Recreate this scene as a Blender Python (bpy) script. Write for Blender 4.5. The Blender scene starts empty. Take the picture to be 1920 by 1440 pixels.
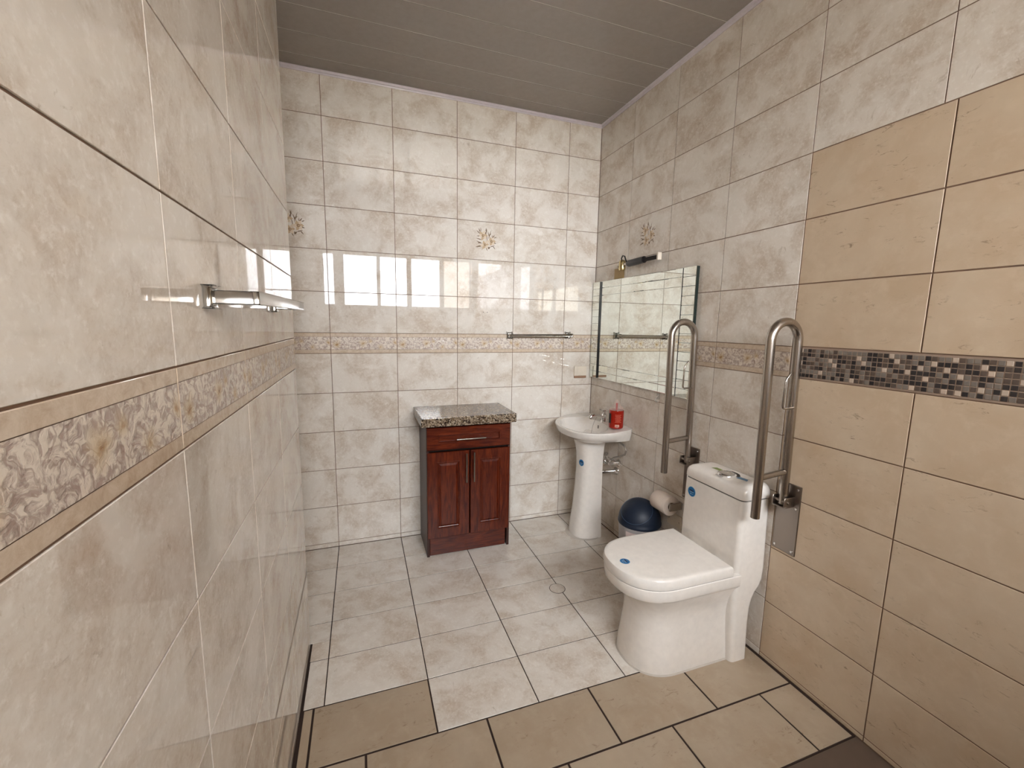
import bpy, bmesh, math, random
from mathutils import Matrix, Vector

random.seed(7)
SC = bpy.context.scene
COL = SC.collection
PI = math.pi

# ------------------------------------------------------------------ camera
XR = 2.0535            # right wall, tile face
XL = 0.118             # left wall, tile face
YF = -3.60             # wall with the window, behind the camera
ZC = 2.895             # ceiling
cam_d = bpy.data.cameras.new('camera')
cam = bpy.data.objects.new('camera', cam_d)
COL.objects.link(cam)
SC.camera = cam
cam_d.sensor_width = 36.0
cam_d.sensor_fit = 'HORIZONTAL'
cam_d.lens = 36.0 * 799.88 / 1920.0
cam_d.clip_start = 0.02


def cam_rot(yaw, pitch, roll):
    return Matrix.Rotation(yaw, 3, 'Z') @ Matrix.Rotation(pitch, 3, 'X') @ Matrix.Rotation(roll, 3, 'Y')


_M = cam_rot(-.3411, -.1391, -.0168)
_R = Matrix((_M.col[0], _M.col[2], -_M.col[1])).transposed()
cam.matrix_world = Matrix.Translation((.3788, -2.8826, 1.4796)) @ _R.to_4x4()

# ------------------------------------------------------------------ world: bright overcast sky
W = bpy.data.worlds.new('world')
SC.world = W
W.use_nodes = True
bg = W.node_tree.nodes['Background']
bg.inputs[0].default_value = (.955, .98, 1.02, 1)
bg.inputs[1].default_value = 24.0

# ------------------------------------------------------------------ exposure / renderer
SC.view_settings.view_transform = 'Standard'
SC.view_settings.look = 'None'
SC.view_settings.exposure = 1.2
SC.view_settings.gamma = 1.0
SC.view_settings.use_curve_mapping = False
SC.cycles.use_denoising = True
SC.cycles.max_bounces = 18
SC.cycles.diffuse_bounces = 12
SC.cycles.glossy_bounces = 6
SC.cycles.transmission_bounces = 8
SC.cycles.transparent_max_bounces = 24
SC.cycles.sample_clamp_indirect = 40.0

# the window opening guides the sampling of the sky (a light portal, gives no light of its own)
_pl = bpy.data.lights.new('window_daylight', 'AREA')
_pl.shape = 'RECTANGLE'
_pl.size, _pl.size_y = 1.86, .74
_pl.cycles.is_portal = True
_po = bpy.data.objects.new('window_daylight', _pl)
_po.location = (1.087, YF - .13, 2.06)
_po.rotation_euler = (PI / 2, 0, 0)
COL.objects.link(_po)


# ================================================================== materials
def srgb(r, g, b):
    f = lambda c: (c / 255 / 12.92) if c / 255 <= .04045 else ((c / 255 + .055) / 1.055) ** 2.4
    return (f(r), f(g), f(b), 1.0)


class NT:
    """small helper around a node tree"""

    def __init__(self, name):
        self.m = bpy.data.materials.new(name)
        self.m.use_nodes = True
        self.t = self.m.node_tree
        self.b = self.t.nodes['Principled BSDF']
        self.out = self.t.nodes['Material Output']

    def n(self, typ, **kw):
        nd = self.t.nodes.new(typ)
        for k, v in kw.items():
            if k.startswith('i_'):
                nd.inputs[k[2:].replace('_', ' ')].default_value = v
            else:
                setattr(nd, k, v)
        return nd

    def l(self, a, b):
        self.t.links.new(a, b)

    def noise(self, vec, scale, detail=4, rough=.55, dist=0.0):
        nd = self.n('ShaderNodeTexNoise')
        nd.inputs['Scale'].default_value = scale
        nd.inputs['Detail'].default_value = detail
        nd.inputs['Roughness'].default_value = rough
        nd.inputs['Distortion'].default_value = dist
        if vec is not None:
            self.l(vec, nd.inputs['Vector'])
        return nd.outputs['Fac']

    def ramp(self, fac, stops):
        nd = self.n('ShaderNodeValToRGB')
        e = nd.color_ramp.elements
        while len(e) < len(stops):
            e.new(.5)
        for i, (p, c) in enumerate(stops):
            e[i].position = p
            e[i].color = c if len(c) == 4 else (*c, 1)
        self.l(fac, nd.inputs[0])
        return nd.outputs[0]

    def fac(self, fac, a, b):
        g = lambda v: (v, v, v, 1)
        return self.ramp(fac, [(a, g(0)), (b, g(1))])

    def mix(self, f, a, b, mode='MIX'):
        nd = self.n('ShaderNodeMix', data_type='RGBA', blend_type=mode)
        if isinstance(f, (int, float)):
            nd.inputs[0].default_value = f
        else:
            self.l(f, nd.inputs[0])
        for v, s in ((a, 6), (b, 7)):
            if isinstance(v, tuple):
                nd.inputs[s].default_value = v
            else:
                self.l(v, nd.inputs[s])
        return nd.outputs[2]

    def math(self, op, a, b=None):
        nd = self.n('ShaderNodeMath', operation=op)
        for i, v in enumerate((a, b)):
            if v is None:
                continue
            if isinstance(v, (int, float)):
                nd.inputs[i].default_value = v
            else:
                self.l(v, nd.inputs[i])
        return nd.outputs[0]

    def piece_vec(self, scale=(1, 1, 1)):
        """object coordinates moved by a random amount for each piece"""
        tc = self.n('ShaderNodeTexCoord')
        oi = self.n('ShaderNodeObjectInfo')
        cx = self.n('ShaderNodeCombineXYZ')
        self.l(self.math('MULTIPLY', oi.outputs['Random'], 37.0), cx.inputs[0])
        self.l(self.math('MULTIPLY', oi.outputs['Random'], 91.0), cx.inputs[1])
        self.l(self.math('MULTIPLY', oi.outputs['Random'], 53.0), cx.inputs[2])
        ad = self.n('ShaderNodeVectorMath', operation='ADD')
        self.l(tc.outputs['Object'], ad.inputs[0])
        self.l(cx.outputs[0], ad.inputs[1])
        mp = self.n('ShaderNodeMapping')
        mp.inputs['Scale'].default_value = scale
        self.l(ad.outputs[0], mp.inputs[0])
        return mp.outputs[0], oi.outputs['Random']

    def objvec(self, scale=(1, 1, 1)):
        tc = self.n('ShaderNodeTexCoord')
        mp = self.n('ShaderNodeMapping')
        mp.inputs['Scale'].default_value = scale
        self.l(tc.outputs['Object'], mp.inputs[0])
        return mp.outputs[0]

    def bump(self, h, strength, dist=.01):
        nd = self.n('ShaderNodeBump')
        nd.inputs['Strength'].default_value = strength
        nd.inputs['Distance'].default_value = dist
        self.l(h, nd.inputs['Height'])
        self.l(nd.outputs[0], self.b.inputs['Normal'])

    def set(self, **kw):
        for k, v in kw.items():
            k = k.replace('_', ' ')
            if isinstance(v, (int, float, tuple)):
                self.b.inputs[k].default_value = v
            else:
                self.l(v, self.b.inputs[k])
        return self.m


def plain(name, col, rough=.5, metal=0.0, **kw):
    t = NT(name)
    # a very slight unevenness so that no surface is perfectly uniform
    v = t.objvec()
    f = t.noise(v, 35, 3)
    c = t.mix(t.fac(f, .3, .7), tuple(x * .96 for x in col[:3]) + (1,), tuple(min(1, x * 1.03) for x in col[:3]) + (1,))
    return t.set(Base_Color=c, Roughness=rough, Metallic=metal, **kw)


def tile_grey(name, rough=.008, k=1.0, wavy=.003):
    t = NT(name)
    v, rnd = t.piece_vec()
    big = t.noise(v, 6.0, 5, .62, .5)
    mid = t.noise(v, 19, 6, .68, .4)
    fine = t.noise(v, 75, 4, .7)
    vv, _ = t.piece_vec((1.0, .55, 1.0))
    vein = t.noise(vv, 30, 7, .72, 1.1)
    c1 = srgb(225 * k, 219 * k, 210 * k)
    c2 = srgb(215 * k, 207 * k, 196 * k)
    c3 = srgb(189 * k, 172 * k, 153 * k)
    c4 = srgb(241 * k, 238 * k, 232 * k)
    c = t.mix(t.fac(big, .40, .63), c1, c2)
    f3 = t.math('MULTIPLY', t.fac(big, .46, .66), t.fac(mid, .42, .60))
    c = t.mix(f3, c, c3)
    c = t.mix(t.math('MULTIPLY', t.fac(mid, .52, .72), .55), c, c4)
    c = t.mix(t.math('MULTIPLY', t.fac(fine, .54, .66), .42), c, c4)
    grain = t.noise(v, 120, 6, .75, .6)
    c = t.mix(t.math('MULTIPLY', t.math('MULTIPLY', t.fac(grain, .48, .66), t.fac(big, .40, .62)), .42), c, srgb(178 * k, 158 * k, 134 * k))
    c = t.mix(t.math('MULTIPLY', t.fac(vein, .62, .70), .55), c, srgb(172 * k, 158 * k, 142 * k))
    w = t.noise(v, 9, 2, .5)
    t.bump(w, wavy, .004)
    return t.set(Base_Color=c, Roughness=rough, Specular_IOR_Level=.55)


def tile_beige(name, rough=.38, k=1.0):
    t = NT(name)
    v, rnd = t.piece_vec()
    big = t.noise(v, 5, 4, .6, .3)
    mid = t.noise(v, 22, 6, .65, .3)
    vv, _ = t.piece_vec((1.0, 2.6, 1.0))
    dash = t.noise(vv, 22, 8, .78, .8)
    area = t.noise(v, 8, 2, .5)
    c = t.mix(t.fac(big, .35, .65), srgb(190 * k, 174 * k, 152 * k), srgb(180 * k, 161 * k, 137 * k))
    c = t.mix(t.math('MULTIPLY', t.fac(mid, .5, .75), .6), c, srgb(196 * k, 181 * k, 160 * k))
    f = t.math('MULTIPLY', t.fac(dash, .575, .66), t.fac(area, .47, .60))
    c = t.mix(t.math('MULTIPLY', f, .75), c, srgb(112, 86, 62))
    t.bump(mid, .12, .003)
    return t.set(Base_Color=c, Roughness=rough)


def foliage_band(name):
    """leaf and flower relief print of the border tiles; object x runs along the tile (0.4 m), y up"""
    t = NT(name)
    tc = t.n('ShaderNodeTexCoord')
    v = tc.outputs['Object']
    wn = t.n('ShaderNodeTexNoise')
    wn.inputs['Scale'].default_value = 26
    wn.inputs['Detail'].default_value = 3
    t.l(v, wn.inputs['Vector'])
    sub = t.n('ShaderNodeVectorMath', operation='SUBTRACT')
    t.l(wn.outputs['Color'], sub.inputs[0])
    sub.inputs[1].default_value = (.5, .5, .5)
    sc = t.n('ShaderNodeVectorMath', operation='SCALE')
    t.l(sub.outputs[0], sc.inputs[0])
    sc.inputs['Scale'].default_value = .035
    ad = t.n('ShaderNodeVectorMath', operation='ADD')
    t.l(v, ad.inputs[0])
    t.l(sc.outputs[0], ad.inputs[1])
    wv = ad.outputs[0]
    n1 = t.noise(wv, 42, 5, .6, 1.6)
    f = t.fac(n1, .40, .56)
    wa = t.n('ShaderNodeTexWave', wave_type='BANDS', bands_direction='DIAGONAL')
    wa.inputs['Scale'].default_value = 15
    wa.inputs['Distortion'].default_value = 11
    wa.inputs['Detail'].default_value = 2
    wa.inputs['Detail Scale'].default_value = 2.0
    t.l(wv, wa.inputs['Vector'])
    stroke = t.fac(wa.outputs['Fac'], .86, .97)
    fine = t.noise(v, 120, 4, .65)
    c = t.mix(f, srgb(172, 154, 144), srgb(222, 212, 199))
    c = t.mix(t.math('MULTIPLY', stroke, .55), c, srgb(150, 130, 118))
    c = t.mix(t.math('MULTIPLY', t.fac(fine, .5, .7), .35), c, srgb(196, 182, 168))
    # flowers: fixed places in every tile
    for (fx, fy, r) in ((-.01, .0, .030), (.034, .014, .020), (-.165, -.004, .030), (.10, -.024, .026), (.188, .004, .022)):
        d = t.n('ShaderNodeVectorMath', operation='DISTANCE')
        t.l(wv, d.inputs[0])
        d.inputs[1].default_value = (fx, fy, .0015)
        c = t.mix(t.math('MULTIPLY', t.ramp(d.outputs['Value'], [(r * .35, (1, 1, 1)), (r, (0, 0, 0))]), .62), c, srgb(206, 184, 146))
        c = t.mix(t.math('MULTIPLY', t.ramp(d.outputs['Value'], [(r * .12, (1, 1, 1)), (r * .42, (0, 0, 0))]), .85), c, srgb(150, 108, 58))
    t.bump(f, .35, .002)
    return t.set(Base_Color=c, Roughness=.10, Specular_IOR_Level=.5)


def wood(name, vertical=True):
    t = NT(name)
    v = t.objvec((9, 9, 1.0) if vertical else (1.0, 9, 9))
    a = t.noise(v, 6, 6, .6, 1.2)
    b = t.noise(v, 28, 4, .6, .3)
    c = t.mix(t.fac(a, .32, .68), srgb(58, 13, 5), srgb(102, 38, 13))
    c = t.mix(t.math('MULTIPLY', t.fac(b, .5, .75), .3), c, srgb(46, 12, 5))
    return t.set(Base_Color=c, Roughness=.26)


def granite(name):
    t = NT(name)
    v = t.objvec()
    vo = t.n('ShaderNodeTexVoronoi', feature='F1')
    vo.inputs['Scale'].default_value = 130
    vo.inputs['Randomness'].default_value = 1
    vn = t.n('ShaderNodeVectorMath', operation='ADD')
    wn = t.n('ShaderNodeTexNoise')
    wn.inputs['Scale'].default_value = 60
    t.l(v, wn.inputs['Vector'])
    s = t.n('ShaderNodeVectorMath', operation='SCALE')
    s.inputs['Scale'].default_value = .02
    t.l(wn.outputs['Color'], s.inputs[0])
    t.l(v, vn.inputs[0])
    t.l(s.outputs[0], vn.inputs[1])
    t.l(vn.outputs[0], vo.inputs['Vector'])
    sep = t.n('ShaderNodeSeparateColor')
    t.l(vo.outputs['Color'], sep.inputs[0])
    c = t.ramp(sep.outputs[0], [(.0, srgb(44, 35, 30)), (.17, srgb(74, 60, 50)), (.30, srgb(138, 122, 104)), (.58, srgb(160, 144, 124)), (.7, srgb(104, 88, 68)), (.9, srgb(178, 166, 146))])
    for e in c.node.color_ramp.elements:
        pass
    c.node.color_ramp.interpolation = 'CONSTANT'
    f = t.noise(v, 220, 3)
    c = t.mix(t.math('MULTIPLY', t.fac(f, .5, .66), .5), c, srgb(70, 58, 46))
    return t.set(Base_Color=c, Roughness=.1)


def brushed(name, col, rough=.28):
    t = NT(name)
    v = t.objvec((40, 40, 2))
    f = t.noise(v, 20, 4)
    r = t.n('ShaderNodeMapRange')
    r.inputs['To Min'].default_value = rough * .8
    r.inputs['To Max'].default_value = rough * 1.3
    t.l(f, r.inputs['Value'])
    c = t.mix(f, tuple(x * .9 for x in col[:3]) + (1,), col)
    return t.set(Base_Color=c, Roughness=r.outputs[0], Metallic=1.0)


def see_through(name, col, opacity, rough=.1, trans_col=(1, 1, 1, 1)):
    """thin clear or tinted sheet"""
    t = NT(name)
    t.set(Base_Color=col, Roughness=rough)
    tr = t.n('ShaderNodeBsdfTransparent')
    tr.inputs[0].default_value = trans_col
    mx = t.n('ShaderNodeMixShader')
    mx.inputs[0].default_value = opacity
    t.l(tr.outputs[0], mx.inputs[1])
    t.l(t.b.outputs[0], mx.inputs[2])
    t.l(mx.outputs[0], t.out.inputs[0])
    return t.m


M = {}
M['tile'] = tile_grey('glazed_grey_tile')
M['ftile'] = tile_grey('floor_grey_tile', .30, 1.0, .02)
M['beige'] = tile_beige('matt_beige_tile', .36, 1.08)
M['fbeige'] = tile_beige('matt_beige_floor_tile', .5, .94)
M['grout'] = plain('grout_brown', srgb(124, 99, 82), .85)
M['grout_b'] = plain('grout_tan', srgb(126, 100, 76), .85)
M['grout_f'] = plain('grout_floor', srgb(52, 36, 28), .9)
M['band'] = foliage_band('leaf_border')
_t = NT('border_edging')
_v, _r = _t.piece_vec()
M['band_edge'] = _t.set(Base_Color=_t.mix(_t.fac(_t.noise(_v, 45, 6, .7, .5), .35, .68), srgb(212, 197, 178), srgb(188, 168, 145)), Roughness=.2)
M['line'] = plain('border_line', srgb(110, 84, 66), .5)
M['ceiling'] = plain('ceiling_panel', srgb(150, 143, 138), .12)
M['cjoint'] = plain('ceiling_joint', srgb(208, 200, 192), .3)
M['trim'] = plain('ceiling_trim', srgb(206, 200, 206), .3)
M['paint'] = plain('cream_paint', srgb(232, 226, 216), .7)
M['entry'] = plain('entry_floor', srgb(98, 82, 70), .7)
M['alu'] = plain('window_frame', srgb(120, 108, 98), .5)
M['louver'] = see_through('louver_glass', srgb(226, 228, 226), .16, .15)
M['wood_v'] = wood('cherry_wood_upright', True)
M['wood_h'] = wood('cherry_wood_across', False)
M['wood_s'] = plain('cabinet_side', srgb(58, 30, 23), .42)
M['granite'] = granite('granite')
M['white'] = plain('white_ceramic', srgb(232, 227, 220), .09, **{'Coat_Weight': .3})
M['seatw'] = plain('white_seat_plastic', srgb(230, 225, 218), .22)
M['dark'] = plain('dark_gap', srgb(40, 34, 30), .8)
M['chrome'] = plain('chrome', (.82, .82, .82, 1), .07, 1.0)
M['satin'] = brushed('satin_chrome', (.52, .51, .49, 1), .13)
M['steel'] = brushed('brushed_steel', (.47, .425, .38, 1), .24)
M['plate'] = brushed('steel_plate', (.33, .285, .25, 1), .30)
M['brass'] = plain('brass', (.62, .50, .26, 1), .22, 1.0)
M['brassd'] = plain('old_brass', srgb(150, 126, 84), .4, .5)
M['black'] = plain('black_plastic', srgb(22, 20, 22), .35)
M['ivory'] = plain('ivory_plastic', srgb(222, 212, 196), .4)
M['brown'] = plain('brown_plastic', srgb(150, 116, 92), .5)
M['mirror'] = plain('mirror_silver', (.86, .90, .85, 1), .0, 1.0)
M['mirror_edge'] = plain('mirror_edge', srgb(34, 44, 40), .25)
M['sticker'] = plain('blue_sticker', srgb(22, 104, 158), .3)
M['sticker_rim'] = plain('pale_blue_rim', srgb(150, 186, 206), .35)
M['navy'] = plain('navy_print', srgb(16, 40, 78), .4)
M['pale'] = plain('pale_print', srgb(178, 200, 214), .4)
M['green'] = plain('green_print', srgb(132, 146, 80), .4)
M['lightblue'] = plain('steel_blue_print', srgb(84, 128, 160), .4)
M['greyprint'] = plain('grey_print', srgb(130, 126, 122), .5)
M['bin_lid'] = plain('navy_plastic', srgb(13, 28, 48), .5)
M['bin_edge'] = plain('navy_plastic_edge', srgb(52, 70, 94), .5)
M['bin_body'] = plain('smoky_plastic', srgb(168, 164, 164), .35)
M['bin_label'] = plain('bin_label_paper', srgb(214, 196, 192), .5)
M['paper'] = plain('tissue_paper', srgb(226, 214, 203), .95)
M['card'] = plain('cardboard', srgb(150, 120, 92), .9)
M['soap'] = plain('red_soap', srgb(172, 34, 16), .12)
M['soap'].node_tree.nodes['Principled BSDF'].inputs['Transmission Weight'].default_value = .25
M['soap_clear'] = see_through('clear_bottle_top', srgb(232, 206, 198), .22, .08)
M['soap_tube'] = plain('red_pump', srgb(168, 50, 48), .3)
M['soap_print'] = plain('pink_print', srgb(196, 92, 70), .5)
M['soap_label'] = plain('barcode_label', srgb(226, 170, 150), .5)
M['hose'] = plain('braided_hose', (.40, .37, .33, 1), .42, .8)
M['hook'] = see_through('clear_hook', srgb(220, 214, 206), .35, .1)
M['petal'] = plain('petal_cream', srgb(216, 200, 178), .15)
M['petal2'] = plain('petal_tan', srgb(194, 170, 140), .15)
M['leaf'] = plain('leaf_brown', srgb(122, 102, 82), .15)
M['core'] = plain('flower_core', srgb(156, 130, 104), .15)
M['hole'] = plain('drill_hole', srgb(60, 48, 42), .9)
M['sealant'] = plain('sealant_grey', srgb(196, 188, 178), .6)
M['ground'] = plain('outside_ground', srgb(186, 179, 169), .9)
M['blocker'] = plain('light_blocker_plaster', srgb(150, 140, 128), .9)
M['mos0'] = plain('glass_mosaic_black', srgb(52, 48, 48), .12)
M['mos1'] = plain('glass_mosaic_brown', srgb(92, 80, 72), .14)
M['mos2'] = plain('glass_mosaic_grey', srgb(124, 116, 108), .14)
M['mos3'] = plain('stone_mosaic_beige', srgb(190, 174, 158), .4)
M['mosgrout'] = plain('mosaic_grout', srgb(156, 137, 121), .8)


# ================================================================== geometry helpers
class MB:
    """collects geometry; build() makes ONE mesh object"""

    def __init__(self):
        self.v, self.f, self.mi, self.sm = [], [], [], []

    def add(self, vs, fs, mi=0, smooth=False):
        o = len(self.v)
        self.v += [tuple(p) for p in vs]
        for f in fs:
            self.f.append(tuple(i + o for i in f))
            self.mi.append(mi)
            self.sm.append(smooth)
        return self

    def box(self, x0, x1, y0, y1, z0, z1, mi=0):
        x0, x1 = min(x0, x1), max(x0, x1)
        y0, y1 = min(y0, y1), max(y0, y1)
        z0, z1 = min(z0, z1), max(z0, z1)
        v = [(x, y, z) for z in (z0, z1) for y in (y0, y1) for x in (x0, x1)]
        return self.add(v, [(0, 2, 3, 1), (4, 5, 7, 6), (0, 1, 5, 4), (2, 6, 7, 3), (0, 4, 6, 2), (1, 3, 7, 5)], mi)

    def bbox(self, x0, x1, y0, y1, z0, z1, b=.003, seg=2, mi=0):
        """box with bevelled edges"""
        bm = bmesh.new()
        bmesh.ops.create_cube(bm, size=1)
        for q in bm.verts:
            q.co = ((x0 + x1) / 2 + q.co.x * abs(x1 - x0), (y0 + y1) / 2 + q.co.y * abs(y1 - y0), (z0 + z1) / 2 + q.co.z * abs(z1 - z0))
        bmesh.ops.bevel(bm, geom=bm.edges[:], offset=b, segments=seg, affect='EDGES', profile=.5)
        bm.verts.index_update()
        self.add([q.co[:] for q in bm.verts], [[q.index for q in f.verts] for f in bm.faces], mi, False)
        bm.free()
        return self

    def rings(self, rs, cap0=True, cap1=True, mi=0, smooth=True, closed=True):
        n = len(rs[0])
        vs = [p for r in rs for p in r]
        fs = []
        for i in range(len(rs) - 1):
            for j in range(n if closed else n - 1):
                k = (j + 1) % n
                fs.append((i * n + j, i * n + k, (i + 1) * n + k, (i + 1) * n + j))
        self.add(vs, fs, mi, smooth)
        if cap0:
            self.add(rs[0], [tuple(range(n))[::-1]], mi, False)
        if cap1:
            self.add(rs[-1], [tuple(range(n))], mi, False)
        return self

    def tube(self, pts, r, n=12, caps=True, mi=0):
        pts = [Vector(p) for p in pts]
        rs = []
        up = None
        for i, p in enumerate(pts):
            d = (pts[min(i + 1, len(pts) - 1)] - pts[max(i - 1, 0)]).normalized()
            if up is None:
                a = Vector((0, 0, 1)) if abs(d.z) < .9 else Vector((1, 0, 0))
                up = (a - d * a.dot(d)).normalized()
            else:
                up = (up - d * up.dot(d)).normalized()
            s = d.cross(up)
            rr = r[i] if isinstance(r, (list, tuple)) else r
            rs.append([p + (up * math.cos(t) + s * math.sin(t)) * rr for t in [2 * PI * k / n for k in range(n)]])
        return self.rings([[q[:] for q in x] for x in rs], caps, caps, mi, True)

    def lathe(self, prof, c=(0, 0, 0), n=28, axis='z', mi=0, cap0=True, cap1=True):
        rs = []
        for (r, h) in prof:
            ring = []
            for k in range(n):
                a = 2 * PI * k / n
                x, y = r * math.cos(a), r * math.sin(a)
                p = {'z': (x, y, h), 'y': (y, h, x), 'x': (h, x, y)}[axis]
                ring.append((c[0] + p[0], c[1] + p[1], c[2] + p[2]))
            rs.append(ring)
        return self.rings(rs, cap0, cap1, mi, True)

    def build(self, name, mats, parent=None, label=None, loc=None, **kw):
        me = bpy.data.meshes.new(name)
        me.from_pydata(self.v, [], self.f)
        for m in (mats if isinstance(mats, (list, tuple)) else [mats]):
            me.materials.append(m)
        me.polygons.foreach_set('material_index', self.mi)
        me.polygons.foreach_set('use_smooth', self.sm)
        bm = bmesh.new()
        bm.from_mesh(me)
        bmesh.ops.remove_doubles(bm, verts=bm.verts[:], dist=1e-6)
        bmesh.ops.recalc_face_normals(bm, faces=bm.faces[:])
        bm.to_mesh(me)
        bm.free()
        if any(self.sm):
            me.set_sharp_from_angle(angle=math.radians(38))
        return link(name, me, parent, label, loc, **kw)


def link(name, data, parent=None, label=None, loc=None, cat=None, group=None, kind=None):
    o = bpy.data.objects.new(name, data)
    COL.objects.link(o)
    if loc is not None:
        o.location = loc
    if parent is not None:
        o.parent = parent
        # things stand at their own base; their parts are modelled in world space
        if data is not None:
            off = Vector((0, 0, 0))
            q = parent
            while q is not None:
                off += q.location
                q = q.parent
            if loc is None:
                o.location = -off
    if label:
        o['label'] = label
    if cat:
        o['category'] = cat
    if group:
        o['group'] = group
    if kind:
        o['kind'] = kind
    return o


def thing(name, label, cat, loc, group=None):
    return link(name, None, None, label, loc, cat, group)


def arc(c, r, a0, a1, n, plane='xz'):
    out = []
    for i in range(n + 1):
        a = a0 + (a1 - a0) * i / n
        x, y = r * math.cos(a), r * math.sin(a)
        out.append({'xz': (c[0] + x, c[1], c[2] + y), 'xy': (c[0] + x, c[1] + y, c[2]), 'yz': (c[0], c[1] + x, c[2] + y)}[plane])
    return out


# ---- tiles: a chamfered slab, mesh data shared between tiles of one size
_tiles = {}


def tile_mesh(w, h, kind, mats, t=.0022, ch=.0008):
    key = (round(w, 3), round(h, 3), kind)
    if key in _tiles:
        return _tiles[key]
    w2, h2 = w / 2, h / 2
    vs, fs, mi = [], [], []

    def ring(a, b, z):
        i = len(vs)
        vs.extend([(-a, -b, z), (a, -b, z), (a, b, z), (-a, b, z)])
        return i
    r0 = ring(w2, h2, -t)
    r1 = ring(w2, h2, -ch)
    r2 = ring(w2 - ch, h2 - ch, 0)
    for a, b in ((r0, r1), (r1, r2)):
        for k in range(4):
            fs.append((a + k, a + (k + 1) % 4, b + (k + 1) % 4, b + k))
            mi.append(0)
    if kind == 'border':
        # relief border: edging strips top and bottom, a thin dark line, and the leaf panel
        ys = [-h2 + ch, -.0405, -.0395, .0395, .0405, h2 - ch]
        mm = [1, 2, 0, 2, 1]
        for k in range(5):
            z = -.0006 if mm[k] == 2 else 0
            i = len(vs)
            vs.extend([(-w2 + ch, ys[k], z), (w2 - ch, ys[k], z), (w2 - ch, ys[k + 1], z), (-w2 + ch, ys[k + 1], z)])
            fs.append((i, i + 1, i + 2, i + 3))
            mi.append(mm[k])
        mi[:8] = [1] * 8
    else:
        fs.append((r2, r2 + 1, r2 + 2, r2 + 3))
        mi.append(0)
    me = bpy.data.meshes.new(kind + '_tile')
    me.from_pydata(vs, [], fs)
    for m in mats:
        me.materials.append(m)
    me.polygons.foreach_set('material_index', mi)
    _tiles[key] = me
    return me


def put_tile(parent, name, kind, mats, O, U, V, u0, u1, v0, v1, g, t=.0022):
    if u1 - u0 < g + .004 or v1 - v0 < g + .004:
        return None
    me = tile_mesh(u1 - u0 - g, v1 - v0 - g, kind, mats, t)
    o = bpy.data.objects.new(name, me)
    COL.objects.link(o)
    U, V = Vector(U), Vector(V)
    N = U.cross(V)
    c = Vector(O) + U * ((u0 + u1) / 2) + V * ((v0 + v1) / 2)
    R = Matrix((U, V, N)).transposed().to_4x4()
    o.parent = parent
    o.matrix_local = Matrix.Translation(c) @ R
    return o


GREY = [M['tile']]
BORDER = [M['band'], M['band_edge'], M['line']]
ROWS = [(0, .0306)] + [(.0306 + .25 * i, .2806 + .25 * i) for i in range(5)]
ROWS_UP = [(1.408 + .25 * i, 1.658 + .25 * i) for i in range(5)] + [(2.658, 2.877)]
GW = .0032


def wall(name, x0, x1, y0, y1, z0, z1, mat):
    return MB().box(x0, x1, y0, y1, z0, z1).build(name, mat, kind='structure')


def grey_course(w, O, U, V, us, rows=None, band=True):
    for (a, b) in zip(us[:-1], us[1:]):
        for (p, q) in (rows if rows is not None else ROWS + ROWS_UP):
            put_tile(w, 'wall_tile', 'grey', GREY, O, U, V, a, b, p, q, GW)
        if band:
            put_tile(w, 'border_tile', 'border', BORDER, O, U, V, a, b, 1.2806, 1.408, GW)


# ================================================================== the room
D = .0022  # tile face stands proud of the grout bed by this much
# back wall -----------------------------------------------------------
wb = wall('wall_back', -.47, XR + .14, D, .14, -.12, ZC + .12, M['grout'])
cols_b = [-.452, -.1984, .2016, .6016, 1.0016, 1.4016, 1.8016, XR - .001]
grey_course(wb, (0, 0, 0), (1, 0, 0), (0, 0, 1), cols_b)
# right wall ----------------------------------------------------------
wr = wall('wall_right', XR + D, XR + .14, YF - .0, D, -.12, ZC + .12, M['grout'])
OR = (XR, 0, 0)
UR = (0, -1, 0)
UZ = (0, 0, 1)
grey_course(wr, OR, UR, UZ, [.001, .4035, .803, 1.204, 1.604])
grey_course(wr, OR, UR, UZ, [1.604, 2.004, 2.404, 2.804, 3.204, 3.598], rows=[(2.158, 2.408), (2.408, 2.658), (2.658, 2.877)], band=False)
cb = [1.604, 2.0365, 2.469, 2.9015, 3.334, 3.598]
for (a, b) in zip(cb[:-1], cb[1:]):
    for (p, q) in [(0, .020), (.020, .273), (.273, .5275), (.5275, .780), (.780, 1.034), (1.034, 1.282), (1.410, 1.658), (1.658, 1.908), (1.908, 2.158)]:
        put_tile(wr, 'beige_wall_tile', 'beige', [M['beige']], OR, UR, UZ, a, b, p, q, .0045)
# mosaic strip: small glass and stone squares
MP = .0164
mos = [M['mos0'], M['mos1'], M['mos2'], M['mos3']]
mw = [.26, .28, .35, .11]
mb_grout = MB().box(XR + .0006, XR + D + .002, -1.606, -3.598, 1.2835, 1.4085).build('mosaic_bed', M['mosgrout'], wr)
# pattern of the squares nearest the camera, top row first: D black, B brown, G grey, L light stone
MOSAIC = ['DGGDBGGLBGGDBGLD', 'BGDGLDDDBDBLDDBD', 'BDLGDBLDBDDBLGBB', 'LDDDDGDGLGBDDGBB', 'BDBLBBGDDGGDGGDD', 'DDDDGDDDBGBLGDLD', 'GLBDGBLBLDGDGGDG']
MCOL0 = 24
cells = []
nc = int((3.596 - 1.607) / MP)
for i in range(nc):
    for j in range(7):
        mm_ = random.choices(range(4), mw)[0]
        if 0 <= i - MCOL0 < 16:
            mm_ = 'DBGL'.index(MOSAIC[6 - j][i - MCOL0])
        cells.append((i, j, mm_))
rest = MB()
small = {}
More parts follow.
